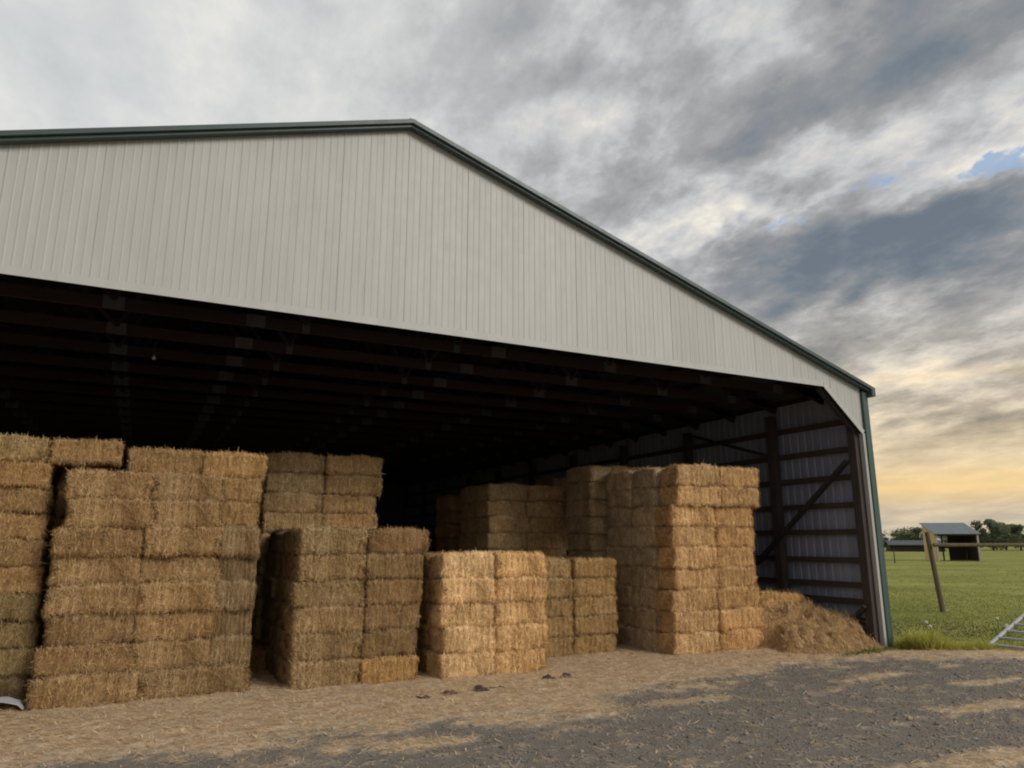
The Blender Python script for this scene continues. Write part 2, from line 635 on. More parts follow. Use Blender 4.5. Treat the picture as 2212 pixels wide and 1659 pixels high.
V = np.stack([X, Y, Z], -1).reshape(-1, 3)[used]
link('yard', mesh_np('yard', V, remap[q[keep]], M['yard'], smooth=True, straw=C.ravel()[used]), kind='structure')

# loose stalks lying on the yard
N = 230000
x = RNG.uniform(-4.5, 13, N)
y = RNG.uniform(-6.5, 2.6, N)
view = (np.abs((x * .891 - (y + 8.16) * .454)) < .76 * (x * .454 + (y + 8.16) * .891) + .5) & ((x < 10.2) | (y < grass_edge(x)))
x, y = x[view], y[view]
c = straw_cover(x, y)
take = RNG.random(len(x)) < .025 + .85 * c ** 1.5
x, y, c = x[take], y[take], c[take]
nst = len(x)
ang = RNG.uniform(0, math.pi * 2, nst)
tilt = RNG.normal(0, .10, nst)
L = RNG.uniform(.03, .12, nst)
z = yard_height(x, y, c) + .004 + np.abs(tilt) * L * .5 + RNG.uniform(0, .012, nst) * c
dirn = np.stack([np.cos(ang), np.sin(ang), tilt], -1)
side = np.stack([-np.sin(ang), np.cos(ang), np.zeros(nst)], -1)
base = np.stack([x, y, z], -1) - dirn * L[:, None] * .5
v, q, t = blades(base, dirn, side, L, RNG.uniform(.003, .0065, nst), RNG.normal(0, .006, (nst, 3)), RNG.beta(2, 2.4, nst))
link('straw_litter', mesh_np('straw_litter', v, q, M['straw'], tint=.05 + .95 * t), kind='stuff', label='loose straw stalks scattered over the yard in front of the barn').color = (1.25, 1.25, 1.30, 1)

# gravel on the bare part
m, n, b = material('gravel_stone', .85, 0, .25)
oi = n.attr('tint')
n.put(b.inputs['Base Color'], n.ramp(oi, [(0, (.12, .108, .094)), (.6, (.22, .198, .172)), (1, (.38, .345, .30))]))
M['gravel'] = m
N = 34000
y = -6.3 + 6.0 * RNG.random(N) ** 1.3
x = RNG.uniform(-2, 12.5, N)
c = straw_cover(x, y)
ok = (c < .45) & (np.abs((x * .891 - (y + 8.16) * .454)) < .76 * (x * .454 + (y + 8.16) * .891) + .3) & ((x < 10.2) | (y < grass_edge(x)))
x, y, c = x[ok], y[ok], c[ok]
n0 = len(x)
r = RNG.uniform(.004, .014, n0) * (1 + (RNG.random(n0) > .97) * .9)
octa = np.array([(1, 0, 0), (-1, 0, 0), (0, 1, 0), (0, -1, 0), (0, 0, .7), (0, 0, -.7)], float)
pts = octa[None] * r[:, None, None] * RNG.uniform(.6, 1.2, (n0, 6, 1))
a = RNG.uniform(0, 6.28, n0)
rot = np.stack([np.stack([np.cos(a), -np.sin(a), a * 0], -1), np.stack([np.sin(a), np.cos(a), a * 0], -1), np.stack([a * 0, a * 0, a * 0 + 1], -1)], -2)
pts = np.einsum('nij,nkj->nki', rot, pts) + np.stack([x, y, yard_height(x, y, c) + r * .3], -1)[:, None]
tri = np.array([(0, 2, 4), (2, 1, 4), (1, 3, 4), (3, 0, 4), (2, 0, 5), (1, 2, 5), (3, 1, 5), (0, 3, 5)])
T = (np.arange(n0)[:, None, None] * 6 + tri).reshape(-1, 3)
link('gravel', mesh_np('gravel', pts.reshape(-1, 3), None, M['gravel'], tris=T, tint=np.repeat(RNG.random(n0), 6)), kind='stuff', label='grey gravel worn into the yard between straw patches')

# ------------------------------------------------------------------ the barn
XL, XR, XM = -5.75, 11.05, 2.65
DEPTH = 24.2
EAVE, RIDGE = 4.30, 7.0
SL = (RIDGE - EAVE) / (XR - XM)


def roof_z(x):
    return RIDGE - SL * abs(x - XM)


barn = empty('hay_barn', (XM, 0, 0), label='large open-fronted metal hay barn with pale ribbed gable and dark green roof trim', cat='barn')
BI = Matrix.Translation((-XM, 0, 0))


def bpart(o):
    """parts are modelled in world coordinates"""
    o.parent = barn
    o.matrix_parent_inverse = BI
    return o


RIB = .168


def rib_profile(width, deep=False):
    """(offset, height) across one sheet of five ribs"""
    pr = []
    k = 0
    x = 0.0
    while x < width - 1e-6:
        h = .0065 if k % 5 == 0 else .0045
        if deep:
            pr += [(x, 0), (x + .018, .018), (x + .044, .018), (x + .062, 0)]
            x += RIB
            k += 1
            continue
        pr += [(x, 0), (x + .008, h), (x + .017, h), (x + .025, 0), (x + .086, 0), (x + .093, .0028), (x + .103, .0028), (x + .110, 0)]
        x += RIB
        k += 1
    pr = [p for p in pr if p[0] < width] + [(width, 0)]
    return pr


def gable_sheet(x0, width, bottom, top, y, sgn, deep=False):
    """one vertical sheet between bottom(x) and top(x); ribs stand towards sgn*Y"""
    pr = rib_profile(width, deep)
    mb = MB()
    vv, ff = [], []
    for off, h in pr:
        xx = x0 + off
        zb, zt = bottom(xx), top(xx)
        vv += [(xx, y + sgn * h, zb), (xx, y + sgn * h, zt), (xx, y + sgn * h - sgn * .004, zb), (xx, y + sgn * h - sgn * .004, zt)]
    for i in range(len(pr) - 1):
        a, c = i * 4, i * 4 + 4
        ff += [(a, c, c + 1, a + 1), (a + 2, a + 3, c + 3, c + 2), (a, a + 2, c + 2, c), (a + 1, c + 1, c + 3, a + 3)]
    e = (len(pr) - 1) * 4
    ff += [(0, 1, 3, 2), (e, e + 2, e + 3, e + 1)]
    return mb.add(vv, ff)


def front_bottom(x):
    if x <= 10.02:
        return 4.23
    return max(3.44, 4.23 - (x - 10.02) * (4.23 - 3.48) / .86)


W_SH = RIB * 5
for i in range(20):
    x0 = XL + i * W_SH
    wd = W_SH if i < 19 else W_SH - .10
    bpart(gable_sheet(x0, wd, front_bottom, lambda q: roof_z(q) - .06, -.004 - .0008 * (i % 2), -1).build('siding_panel', M['siding']))
for i in range(20):      # closed far end
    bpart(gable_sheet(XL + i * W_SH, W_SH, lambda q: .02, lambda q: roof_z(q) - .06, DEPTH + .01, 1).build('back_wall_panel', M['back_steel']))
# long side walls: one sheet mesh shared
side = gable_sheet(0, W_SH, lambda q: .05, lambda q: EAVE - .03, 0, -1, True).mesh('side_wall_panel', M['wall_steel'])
for i in range(28):
    for xx, rz in ((XR - .03, math.pi / 2), (XL + .03, -math.pi / 2)):
        o = link('side_wall_panel', side)
        o.location = (xx, .04 + i * .8635 + (0 if rz > 0 else W_SH), 0)
        o.rotation_euler = (0, 0, rz)
        o.scale = (.866 / W_SH, 1, 1)
        bpart(o)
# roof sheets, shared per slope, with the ribs running down the slope
for s in (-1, 1):
    pr = rib_profile(W_SH)
    L = XR + .11 - XM
    vv, ff = [], []
    for off, h in pr:
        for t in (0.0, L):
            vv += [(s * t, off, .0 - SL * t + h), (s * t, off, -.006 - SL * t + h)]
    for i in range(len(pr) - 1):
        a, c = i * 4, i * 4 + 4
        ff += [(a, a + 2, c + 2, c), (a + 1, c + 1, c + 3, a + 3), (a + 2, a + 3, c + 3, c + 2), (a, c, c + 1, a + 1)]
    me = MB().add(vv, ff).mesh('roof_panel', M['roof_steel'])
    for i in range(29):
        o = link('roof_panel', me, loc=(XM, -.10 + i * W_SH, RIDGE - .02))
        bpart(o)
# rake trim: face board plus a recessed lower lip
for s in (-1, 1):
    def at(t, dz, yy):
        return (XM + s * t, yy, RIDGE - SL * t + dz)
    L = XR + .12 - XM
    for nm, y0, y1, z0, z1, mt in (('rake_trim', -.15, -.10, -.054, .002, 'trim'), ('rake_soffit', -.110, -.024, -.090, -.057, 'trim')):
        vv = [at(t, dz, yy) for t in (0.0, L) for dz in (z0, z1) for yy in (y0, y1)]
        ff = [(0, 1, 3, 2), (4, 6, 7, 5), (0, 4, 5, 1), (2, 3, 7, 6), (0, 2, 6, 4), (1, 5, 7, 3)]
        if s < 0:
            ff = [f[::-1] for f in ff]
        bpart(MB().add(vv, ff).build(nm, M[mt]))
bpart(MB().beam((XM, -.13, RIDGE + .0), (XM, DEPTH + .1, RIDGE + .0), .09, .024).build('ridge_cap', M['trim']))
bpart(MB().box(XR + .03, XR + .12, -.155, DEPTH, EAVE - .19, EAVE - .045).build('eave_trim', M['corner'], bevel=.01))
bpart(MB().box(XR - .10, XR + .028, -.055, .06, .0, EAVE - .10).build('corner_trim', M['corner'], bevel=.006))
bpart(MB().box(XR - .165, XR - .103, -.030, .05, .0, 3.47).build('jamb_trim', M['jamb'], bevel=.004))
bpart(MB().box(XL - .03, XL + .10, -.055, .06, .0, EAVE - .10).build('corner_trim', M['corner'], bevel=.006))
mb = MB().box(XL + .1, 10.02, -.034, -.027, 4.20, 4.29)
mb.add([(10.02, -.034, 4.20), (10.88, -.034, 3.45), (10.94, -.034, 3.51), (10.05, -.034, 4.29), (10.02, -.027, 4.20), (10.88, -.027, 3.45), (10.94, -.027, 3.51), (10.05, -.027, 4.29)],
       [(0, 1, 2, 3), (4, 7, 6, 5), (0, 4, 5, 1), (2, 6, 7, 3), (1, 5, 6, 2), (0, 3, 7, 4)])
bpart(mb.build('header_trim', M['siding']))
bpart(MB().box(XL + .1, XR - .17, .03, .11, 4.26, 4.50).build('header_beam', M['truss']))
bpart(MB().beam((10.02, .08, 4.24), (10.95, .08, 3.43), .07, .14).build('knee_brace', M['brace']))
# right-hand frame: posts, girts, braces
post_me = MB().box(-.075, .075, -.075, .075, 0, EAVE - .25).mesh('post', M['post'])
for i, yy in enumerate([.13, 1.95, 4.4, 6.85, 9.3, 11.75, 14.2, 16.65, 19.1, 21.55, 24.0]):
    for xx in (XR - .20, XL + .20):
        bpart(link('post', post_me, loc=(xx, yy, 0)))
for zz in (.36, .66, .93, 1.34, 1.82, 2.28, 2.76, 3.24, 3.73):
    for xx in (XR - .085, XL + .085):
        bpart(MB().box(xx - .032, xx + .032, .07, DEPTH, zz - .047, zz + .047).build('girt', M['girt']))
xb = XR - .20 - .11
for p, q in (((.20, 3.02), (4.0, .02)), ((.14, .62), (.75, .06)), ((2.05, 3.3), (4.3, 4.0)), ((6.8, 3.2), (9.2, .3))):
    bpart(MB().beam((xb, p[0], p[1]), (xb, q[0], q[1]), .05, .12, (1, 0, 0)).build('diagonal_brace', M['brace']))
# timber trusses with nail plates
JX = [-4.4, -2.45, -.50, 1.02, 1.62, 3.66, 4.30, 6.20, 8.10, 9.75]
TJ = [-3.6, -1.55, .35, XM, 4.95, 6.85, 8.9]
CH = 4.20
chord = MB()
chord.box(XL + .12, XR - .13, -.02, .02, CH, CH + .14)
for s in (-1, 1):
    a = (XM, 0, RIDGE - .20)
    e = (XM + s * 8.25, 0, RIDGE - .20 - SL * 8.25)
    chord.beam(a, e, .04, .14, (0, 0, 1))
web_pts = [(-3.6, 0), (-2.45, 1), (-1.55, 0), (-.50, 1), (.35, 0), (1.62, 1), (XM, 0), (3.66, 1), (4.95, 0), (6.2, 1), (6.85, 0), (8.1, 1), (8.9, 0)]
for (xa, la), (xc, lc) in zip(web_pts[:-1], web_pts[1:]):
    za = CH + .10 if la else roof_z(xa) - .24
    zc_ = CH + .10 if lc else roof_z(xc) - .24
    chord.beam((xa, .0, za), (xc, .0, zc_), .036, .09, (0, 1, 0))
truss_me = chord.mesh('roof_truss', M['truss'])
plate_me = MB().box(-.11, .11, -.003, .003, -.075, .075).mesh('gusset_plate', M['plate'])
plate_s = MB().box(-.045, .045, -.003, .003, -.085, .085).mesh('gusset_plate', M['plate'])
for i in range(21):
    yy = .72 + i * 1.12
    t = bpart(link('roof_truss', truss_me, loc=(0, yy, 0)))
    if i < 13:
        for j, xx in enumerate(JX):
            o = link('gusset_plate', plate_s if xx in (1.62, 3.66) else plate_me, t, loc=(xx, -.0235, CH + .075))
# purlins above the trusses
for s in (-1, 1):
    for k in range(13):
        t = .35 + k * .66
        zz = RIDGE - SL * t - .075
        bpart(MB().box(XM + s * t - .02, XM + s * t + .02, .03, DEPTH, zz - .04, zz + .04).build('purlin', M['truss']))
# small bulb on a cord below the third truss
bulb = empty('light_bulb', (-.045, 2.0, 3.98), label='tiny pale light bulb hanging in the dark under the roof trusses', cat='lamp')
m, n, b = material('frosted_glass', .3, 0, .5)
b.inputs['Base Color'].default_value = (.5, .5, .47, 1)
M['bulb'] = m
bm = bmesh.new()
bmesh.ops.create_uvsphere(bm, u_segments=12, v_segments=8, radius=.024)
for vtx in bm.verts:
    if vtx.co.z > 0:
        vtx.co.x *= 1 - .5 * vtx.co.z / .024
        vtx.co.y *= 1 - .5 * vtx.co.z / .024
        vtx.co.z *= 1.5
me = bpy.data.meshes.new('glass')
bm.to_mesh(me)
bm.free()
me.materials.append(M['bulb'])
link('glass', me, bulb)
MB().tube((0, 0, .03), (0, 0, .07), .014, 10).build('socket', M['brace'], bulb)
MB().tube((0, 0, .07), (0, 0, .32), .004, 6).build('cord', M['brace'], bulb)


# ------------------------------------------------------------------ straw bales
BL, BD, BH = .86, .45, .30


def bale_mesh(seed, shaggy=1.0):
    rng = np.random.default_rng(seed)
    V, Q, nv = [], [], 0
    half = np.array([BL, BD, BH]) / 2
    res = {0: 30, 1: 16, 2: 12}
    r = .028

    def shape(p):
        inner = np.clip(p, -(half - r), half - r)
        dlt = p - inner
        ln = np.linalg.norm(dlt, axis=-1, keepdims=True)
        nrm = dlt / np.maximum(ln, 1e-6)
        s = inner + nrm * np.minimum(ln, r) ** 1.0
        s = inner + nrm * r
        o = seed * 7.3
        # flakes: the bale is packed in slices along its length
        ph = s[..., 0] / .098 + .35 * (vnoise(np.stack([s[..., 0] * 3, s[..., 2] * 4, s[..., 1] * 4 + o], -1), seed) - .5) + o
        fl = np.abs(np.sin(np.pi * ph)) ** .6
        g = fbm(s * 22 + o, 4, seed, .6) - .5
        big = fbm(s * 4.5 + o, 2, seed + 5) - .5
        sidef = (np.abs(nrm[..., 0]) < .8)
        dsp = g * .030 + big * .070 + (fl - .8) * .022 * sidef
        s = s + nrm * dsp[..., None]
        # knocked-off edges and corners
        rel = np.sort(np.abs(s) / half, -1)
        ed = smooth01(rel[..., 1], .78, 1.0) * smooth01(fbm(s * 7 - o, 2, seed + 9), .48, .75)
        s = s - nrm * (ed * .045)[..., None]
        # strings bite in a little
        for yy in (-.11, .11):
            k = np.exp(-((s[..., 1] - yy) / .012) ** 2) * (np.abs(nrm[..., 2]) + np.abs(nrm[..., 0]))
            s = s - nrm * (k * .012)[..., None]
        # ends sag
        s[..., 2] -= .02 * (np.abs(s[..., 0]) / half[0]) ** 3 * (s[..., 2] > 0)
        return s, nrm

    for ax in range(3):
        u, v_ = [(1, 2), (2, 0), (0, 1)][ax]
        for sg in (-1, 1):
            a = np.linspace(-1, 1, res[u] + 1)
            c = np.linspace(-1, 1, res[v_] + 1)
            A, Cc = np.meshgrid(a, c, indexing='ij')
            p = np.zeros(A.shape + (3,))
            p[..., u] = A * half[u]
            p[..., v_] = Cc * half[v_]
            p[..., ax] = sg * half[ax]
            s, _ = shape(p)
            id_ = np.arange(A.size).reshape(A.shape) + nv
            q = np.stack([id_[:-1, :-1], id_[1:, :-1], id_[1:, 1:], id_[:-1, 1:]], -1).reshape(-1, 4)
            if sg < 0:
                q = q[:, ::-1]
            V.append(s.reshape(-1, 3))
            Q.append(q)
            nv += A.size
    body_q = np.concatenate(Q)
    nbody = len(body_q)
    # stalks
    n = int(7600 * shaggy)
    areas = np.array([BD * BH, BD * BH, BL * BH, BL * BH, BL * BD, BL * BD])
    face = rng.choice(6, n, p=areas / areas.sum())
    ax = face // 2
    sg = np.where(face % 2, 1, -1)
    p = rng.uniform(-1, 1, (n, 3)) * half
    p[np.arange(n), ax] = sg * half[ax]
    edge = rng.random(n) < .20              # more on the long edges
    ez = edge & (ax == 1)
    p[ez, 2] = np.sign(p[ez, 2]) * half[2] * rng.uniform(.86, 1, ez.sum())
    s, nrm = shape(p)
    t = rng.normal(size=(n, 3))
    up = rng.random(n) < .62                # half the stalks stand across the slice
    t[up & (ax == 1)] *= np.array([.30, .3, 1.4])
    t[up & (ax == 0)] *= np.array([.3, .8, 1.2])
    t -= nrm * (t * nrm).sum(-1, keepdims=True)
    t /= np.linalg.norm(t, axis=-1, keepdims=True) + 1e-9
    lift = np.abs(rng.normal(0, .11, n)) + (rng.random(n) < .05) * rng.uniform(.2, .8, n)
    d = t + nrm * lift[:, None]
    d /= np.linalg.norm(d, axis=-1, keepdims=True)
    side = np.cross(d, nrm) + rng.normal(0, .25, (n, 3))
    side /= np.linalg.norm(side, axis=-1, keepdims=True) + 1e-9
    L = rng.uniform(.03, .10, n) * (1 + (rng.random(n) < .06) * .7)
    W = rng.uniform(.0025, .0052, n)
    base = s + nrm * .002 - d * L[:, None] * .35
    bend = np.array([0, 0, -1.0]) * (L * rng.uniform(0, .25, n) * lift)[:, None]
    bv, bq, tint = blades(base, d, side, L, W, bend, np.where(ez & (p[:, 2] > 0), rng.uniform(.55, .95, n), np.clip(rng.beta(1.5, 1.9, n) + .75 * (fbm(p * 5 + seed * 3.1, 3, seed + 40) - .5), 0, 1)))  # upper-edge stalks paler: the sky-lit fringe is put into their tint
    Vb = np.concatenate(V)
    allv = np.concatenate([Vb, bv])
    allv[:, 2] += half[2]
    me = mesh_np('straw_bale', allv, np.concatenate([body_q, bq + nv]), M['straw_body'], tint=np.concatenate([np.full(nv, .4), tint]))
    me.materials.append(M['straw'])
    mi = np.zeros(len(me.polygons), np.int32)
    mi[nbody:] = 1
    me.polygons.foreach_set('material_index', mi)
    sm = np.zeros(len(me.polygons), bool)
    sm[:nbody] = True
    me.polygons.foreach_set('use_smooth', sm)
    me.update()
    return me


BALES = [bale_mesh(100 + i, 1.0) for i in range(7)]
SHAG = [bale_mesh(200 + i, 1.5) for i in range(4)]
ORD = ['bottom', 'second', 'third', 'fourth', 'fifth', 'sixth', 'seventh', 'eighth', 'ninth', 'tenth']
rb = random.Random(21)


def bale(x0, x1, y0, y1, z0, z1, tint, label, group, along='x', jit=.012, tilt=0.0, shag=False, bright=None):
    o = bpy.data.objects.new('straw_bale', rb.choice(SHAG if shag else BALES))
    COL.objects.link(o)
    o.location = ((x0 + x1) / 2 + rb.uniform(-jit, jit), (y0 + y1) / 2 + rb.uniform(-jit, jit) * 1.6, z0 + .004)
    if along == 'x':
        o.scale = ((x1 - x0) / BL, (y1 - y0) / BD, (z1 - z0) / BH)
        rz = rb.choice((0, math.pi))
    else:
        o.scale = ((y1 - y0) / BL, (x1 - x0) / BD, (z1 - z0) / BH)
        rz = rb.choice((.5, -.5)) * math.pi
    s_ = 1.9 if shag else 1.0
    o.rotation_euler = (rb.gauss(0, .010 * s_), tilt + rb.gauss(0, .008 * s_), rz + rb.gauss(0, .012 * s_))
    k = rb.uniform(.90, 1.10) if bright is None else bright
    h = rb.uniform(-.03, .03)
    o.color = (tint[0] * k * (1 + h), tint[1] * k, tint[2] * k * (1 - h), 1)
    return finish(o, label=label, cat='straw bale', group=group)


BROWN = (.78, .69, .58)
DULL = (.64, .60, .53)
GOLD = (1.46, 1.40, 1.30)
TAN = (.88, .79, .66)
ORANGE = (1.20, 1.08, .94)

# A  tall brown stack in front
g = 'bales of the tall brown stack beside the white plastic'
hA = .30
for r in range(8):
    z0 = r * hA
    lab = lambda col: f'{ORD[r] if r < 7 else "top"} row bale, {col} column, tall brown stack beside the white plastic'
    ox = (-.03, -.02, .02, .0, .0, -.02, .10, .04)[r] if r else .0
    oy = -.10 if r == 0 else (.03 if r == 7 else rb.uniform(-.03, .03))
    tl = rb.gauss(0, .006)
    if r == 0:
        bale(-.82, .14, .88 + oy, 1.35 + oy, z0, z0 + hA, BROWN, lab('first'), g, tilt=tl, shag=True)
        bale(.16, 1.28, .90 + oy, 1.37 + oy, z0, z0 + hA * .96, DULL, lab('middle'), g, tilt=tl, shag=True)
    else:
        wr = .84 if r < 6 else .80
        bale(-.78 + ox, .10 + ox * .5, .88 + oy, 1.34 + oy, z0, z0 + hA, BROWN, lab('first'), g, tilt=tl, shag=True)
        bale(.075 + ox * .5, wr + .04, .87 + oy, 1.33 + oy, z0, z0 + hA, BROWN, lab('middle'), g, tilt=tl, shag=True)
        if r < 6:
            bale(.83, 1.28 - .02 * (r in (2, 4)), .90 + oy, 1.37 + oy, z0 - .01, z0 + hA, (.70, .67, .62) if r % 2 else DULL, lab('third, endwise'), g, tilt=rb.gauss(0, .02), shag=True)

# C  stack right behind A
g = 'bales of the stack rising just behind the tall brown stack'
for r in range(9):
    z0 = r * .304
    lab = lambda col: f'{ORD[r] if r < 8 else "top"} row bale, {col} column, stack rising just behind the tall brown stack'
    o_ = rb.uniform(-.02, .02)
    if r >= 6:
        bale(-.20 + o_, .60 + o_, 1.40, 1.85, z0, z0 + .304, TAN, lab('first'), g)
        bale(.61 + o_, 1.36 - .02 * (8 - r), 1.40, 1.85, z0, z0 + .304, (.94, .84, .68), lab('second'), g)
    else:
        bale(.61 + o_, 1.30 + o_, 1.40, 1.85, z0, z0 + .304, TAN, lab('second'), g)
        bale(-.20 + o_, .60 + o_, 1.40, 1.85, z0, z0 + .304, TAN, lab('first'), g)

# B  stack cut by the picture's edge, with a deeper tier behind
g = 'bales of the stack on the near side of the tall brown stack'
hB = .278
for r in range(9):
    z0 = r * hB
    lab = lambda col: f'{ORD[r] if r < 8 else "top"} row bale, {col}, grey-brown stack cut by the frame edge'
    xe = -.84 - .012 * r
    tint = (.30, .28, .25) if r == 0 else ((.56, .56, .48) if r < 4 else (.78, .68, .54))  # bottom row tinted much darker than the rows above
    if r == 0:
        lb = 'dark bale on the ground behind the white plastic sheet'
    else:
        lb = lab('near column')
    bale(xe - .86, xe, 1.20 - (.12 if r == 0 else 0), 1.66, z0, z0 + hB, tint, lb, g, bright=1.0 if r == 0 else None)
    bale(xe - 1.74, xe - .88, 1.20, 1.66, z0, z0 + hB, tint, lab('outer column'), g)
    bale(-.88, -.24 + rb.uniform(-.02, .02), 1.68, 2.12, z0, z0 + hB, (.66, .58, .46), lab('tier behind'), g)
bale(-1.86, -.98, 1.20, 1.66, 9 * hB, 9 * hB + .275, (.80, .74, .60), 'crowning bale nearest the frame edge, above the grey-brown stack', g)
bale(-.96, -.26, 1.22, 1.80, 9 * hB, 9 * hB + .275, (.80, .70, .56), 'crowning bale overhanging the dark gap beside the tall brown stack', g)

# E  grey-brown stack
g = 'bales of the grey-brown stack in the middle'
hE = .300
for r in range(6):
    z0 = r * hE
    lean = .012 * r
    nm = ORD[r] if r < 5 else 'top'
    lab = lambda col: f'{nm} row bale, {col}, knee-to-head-high grey-brown stack in the middle'
    lab = lambda col: f'{nm} row bale, {col}, grey-brown stack between dark gap and golden stack'
    o_ = rb.uniform(-.015, .015)
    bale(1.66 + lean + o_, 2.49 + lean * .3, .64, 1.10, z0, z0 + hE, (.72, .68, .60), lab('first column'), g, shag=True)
    if r == 0:
        bale(2.50, 3.19, .62, 1.08, z0, z0 + hE * .96, (1.0, .84, .61), 'orange bale at the foot of the grey-brown stack', g, bright=1.0)
    else:
        bale(2.51 + lean * .3, 3.19 + lean * 1.2 + (.05 if r == 5 else 0), .65 + (.04 if r < 4 else 0), 1.12, z0, z0 + hE, (.66, .58, .50), lab('second column'), g)
    # the flank along the dark gap
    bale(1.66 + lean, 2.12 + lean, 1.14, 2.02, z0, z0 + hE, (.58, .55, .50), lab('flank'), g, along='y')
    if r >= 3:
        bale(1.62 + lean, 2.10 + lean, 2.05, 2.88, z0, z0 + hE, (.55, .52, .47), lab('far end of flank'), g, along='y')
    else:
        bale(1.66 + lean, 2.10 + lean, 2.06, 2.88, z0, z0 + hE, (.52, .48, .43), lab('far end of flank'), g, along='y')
bale(2.14, 3.02, 1.14, 1.58, 5 * hE, 6 * hE, (.70, .66, .58), 'flat bale on top behind the front row of the grey-brown stack', g)
# stray bale low in the gap
bale(1.20, 1.62, 2.0, 2.8, 0, .30, (.62, .46, .34), 'stray bale lying on the floor in the dark gap', 'stray bales', along='y')
bale(1.34, 1.66, 2.9, 3.7, 0, .30, (.5, .42, .34), 'stray bale farther back on the floor of the dark gap', 'stray bales', along='y')

# D  tall shaded stack behind E
g = 'bales of the tall shaded stack behind the grey-brown stack'
hD = .295
for r in range(10):
    z0 = r * hD
    lab = lambda col: f'{ORD[r] if r < 9 else "top"} row bale, {col} column, shaded stack behind the grey-brown stack'
    o_ = rb.uniform(-.03, .03) + (.0 if r > 7 else -.03)
    top = (.95, .92, .86)
    bale(1.62 + o_, 2.47 + o_, 2.95, 3.42, z0, z0 + hD, top, lab('first'), g)
    bale(2.48 + o_, 3.32 + o_ + (.04 if r > 7 else 0), 2.95, 3.42, z0, z0 + hD, (1.0, .90, .78), lab('second'), g)

# F  pale golden stack
g = 'bales of the pale golden low stack'
hF = .298
for r in range(5):
    z0 = r * hF
    nm = ORD[r] if r < 4 else 'top'
    lab = lambda col: f'{nm} row bale, {col}, pale golden low stack'
    o_ = rb.uniform(-.02, .02)
    y0 = .50 + rb.uniform(-.02, .02)
    bale(3.45 + o_, 4.19 + o_ * .5, y0, y0 + .46, z0, z0 + hF, GOLD, lab('first column'), g, shag=True)
    bale(4.20 + o_ * .5, 4.95 + o_, y0 - .01, y0 + .45, z0, z0 + hF, (1.36, 1.21, 1.0), lab('second column'), g, shag=True)
    bale(3.42 + o_, 3.88 + o_, 1.0, 1.86, z0, z0 + hF, (.82, .76, .68), lab('flank facing the gap'), g, along='y')
bale(3.92, 4.92, 1.0, 1.44, 4 * hF, 5 * hF, GOLD, 'flat bale on top behind the front row of the golden stack', g)

# G  low tan stack
g = 'bales of the low tan stack beside the golden one'
hG = .278
for r in range(5):
    z0 = r * hG
    nm = ORD[r] if r < 4 else 'top'
    lab = lambda col: f'{nm} row bale, {col}, low tan stack tucked beside the golden one'
    o_ = rb.uniform(-.02, .02)
    bale(5.12 + o_, 5.90 + o_, 1.40, 1.86, z0, z0 + hG, (.84, .78, .66), lab('first column'), g)
    bale(5.92 + o_, 6.69 + o_, 1.40, 1.86, z0, z0 + hG, (.86, .78, .62), lab('second column'), g)
bale(5.2, 6.05, 1.90, 2.35, 4 * hG, 5 * hG, TAN, 'flat bale on top behind the front row of the low tan stack', g)

# H  tall orange-tan stack
g = 'bales of the tall orange-tan stack near the straw heap'
hH = .314
for r in range(9):
    z0 = r * hH
    nm = ORD[r] if r < 8 else 'top'
    lab = lambda col: f'{nm} row bale, {col}, tall orange-tan stack near the straw heap'
    o_ = rb.uniform(-.02, .02) + (.13 if r >= 7 else .012 * r)
    yy = .66 + (-.05 if r >= 7 else rb.uniform(-.015, .02))
    xr = 8.98 if r in (0, 1, 2) else 8.90
    if r >= 7:
        xr = 9.00
    bale(7.22 + o_, 8.08 + o_, yy, yy + .44, z0, z0 + hH, ORANGE, lab('first column'), g, shag=(r % 2 == 0))
    bale(8.09 + o_, xr + o_ * .6, yy + .01, yy + .45, z0, z0 + hH, (1.22, 1.05, .86), lab('second column'), g)
    bale(7.21 + o_ * .6, 7.66 + o_ * .6, 1.13, 1.72, z0, z0 + hH, (1.18, 1.24, 1.40), lab('flank'), g, along='y')  # flank tint raised and bluer, painting in skylight on this side
    bale(7.20 + o_ * .4, 7.66 + o_ * .4, 1.74, 2.40, z0, z0 + hH, (1.14, 1.20, 1.36), lab('far end of flank'), g, along='y')  # skylight painted into this flank tint too, slightly weaker
bale(7.8, 8.66, 1.13, 1.58, 8 * hH, 9 * hH, ORANGE, 'flat bale on top behind the front row of the orange-tan stack', g)

# I  shaded stack behind H
g = 'bales of the shaded stack behind the tall orange-tan one'
hI = .297
for r in range(10):
    z0 = r * hI
    lab = lambda col: f'{ORD[r] if r < 9 else "top"} row bale, {col}, shaded stack behind the tall orange-tan one'
    o_ = rb.uniform(-.02, .02)
    bale(6.98 + o_, 7.44 + o_, 2.50, 3.36, z0, z0 + hI, (.95, .98, 1.02), lab('flank'), g, along='y')  # bluer tint, with side skylight put into the colour
bale(7.46, 8.32, 2.52, 2.97, 9 * hI, 10 * hI, (.9, .78, .62), 'flat bale crowning the shaded stack behind the orange-tan one', g)
bale(7.46, 8.32, 2.52, 2.97, 8 * hI, 9 * hI, (.9, .78, .62), 'second bale down, front of the shaded stack behind the orange-tan one', g)

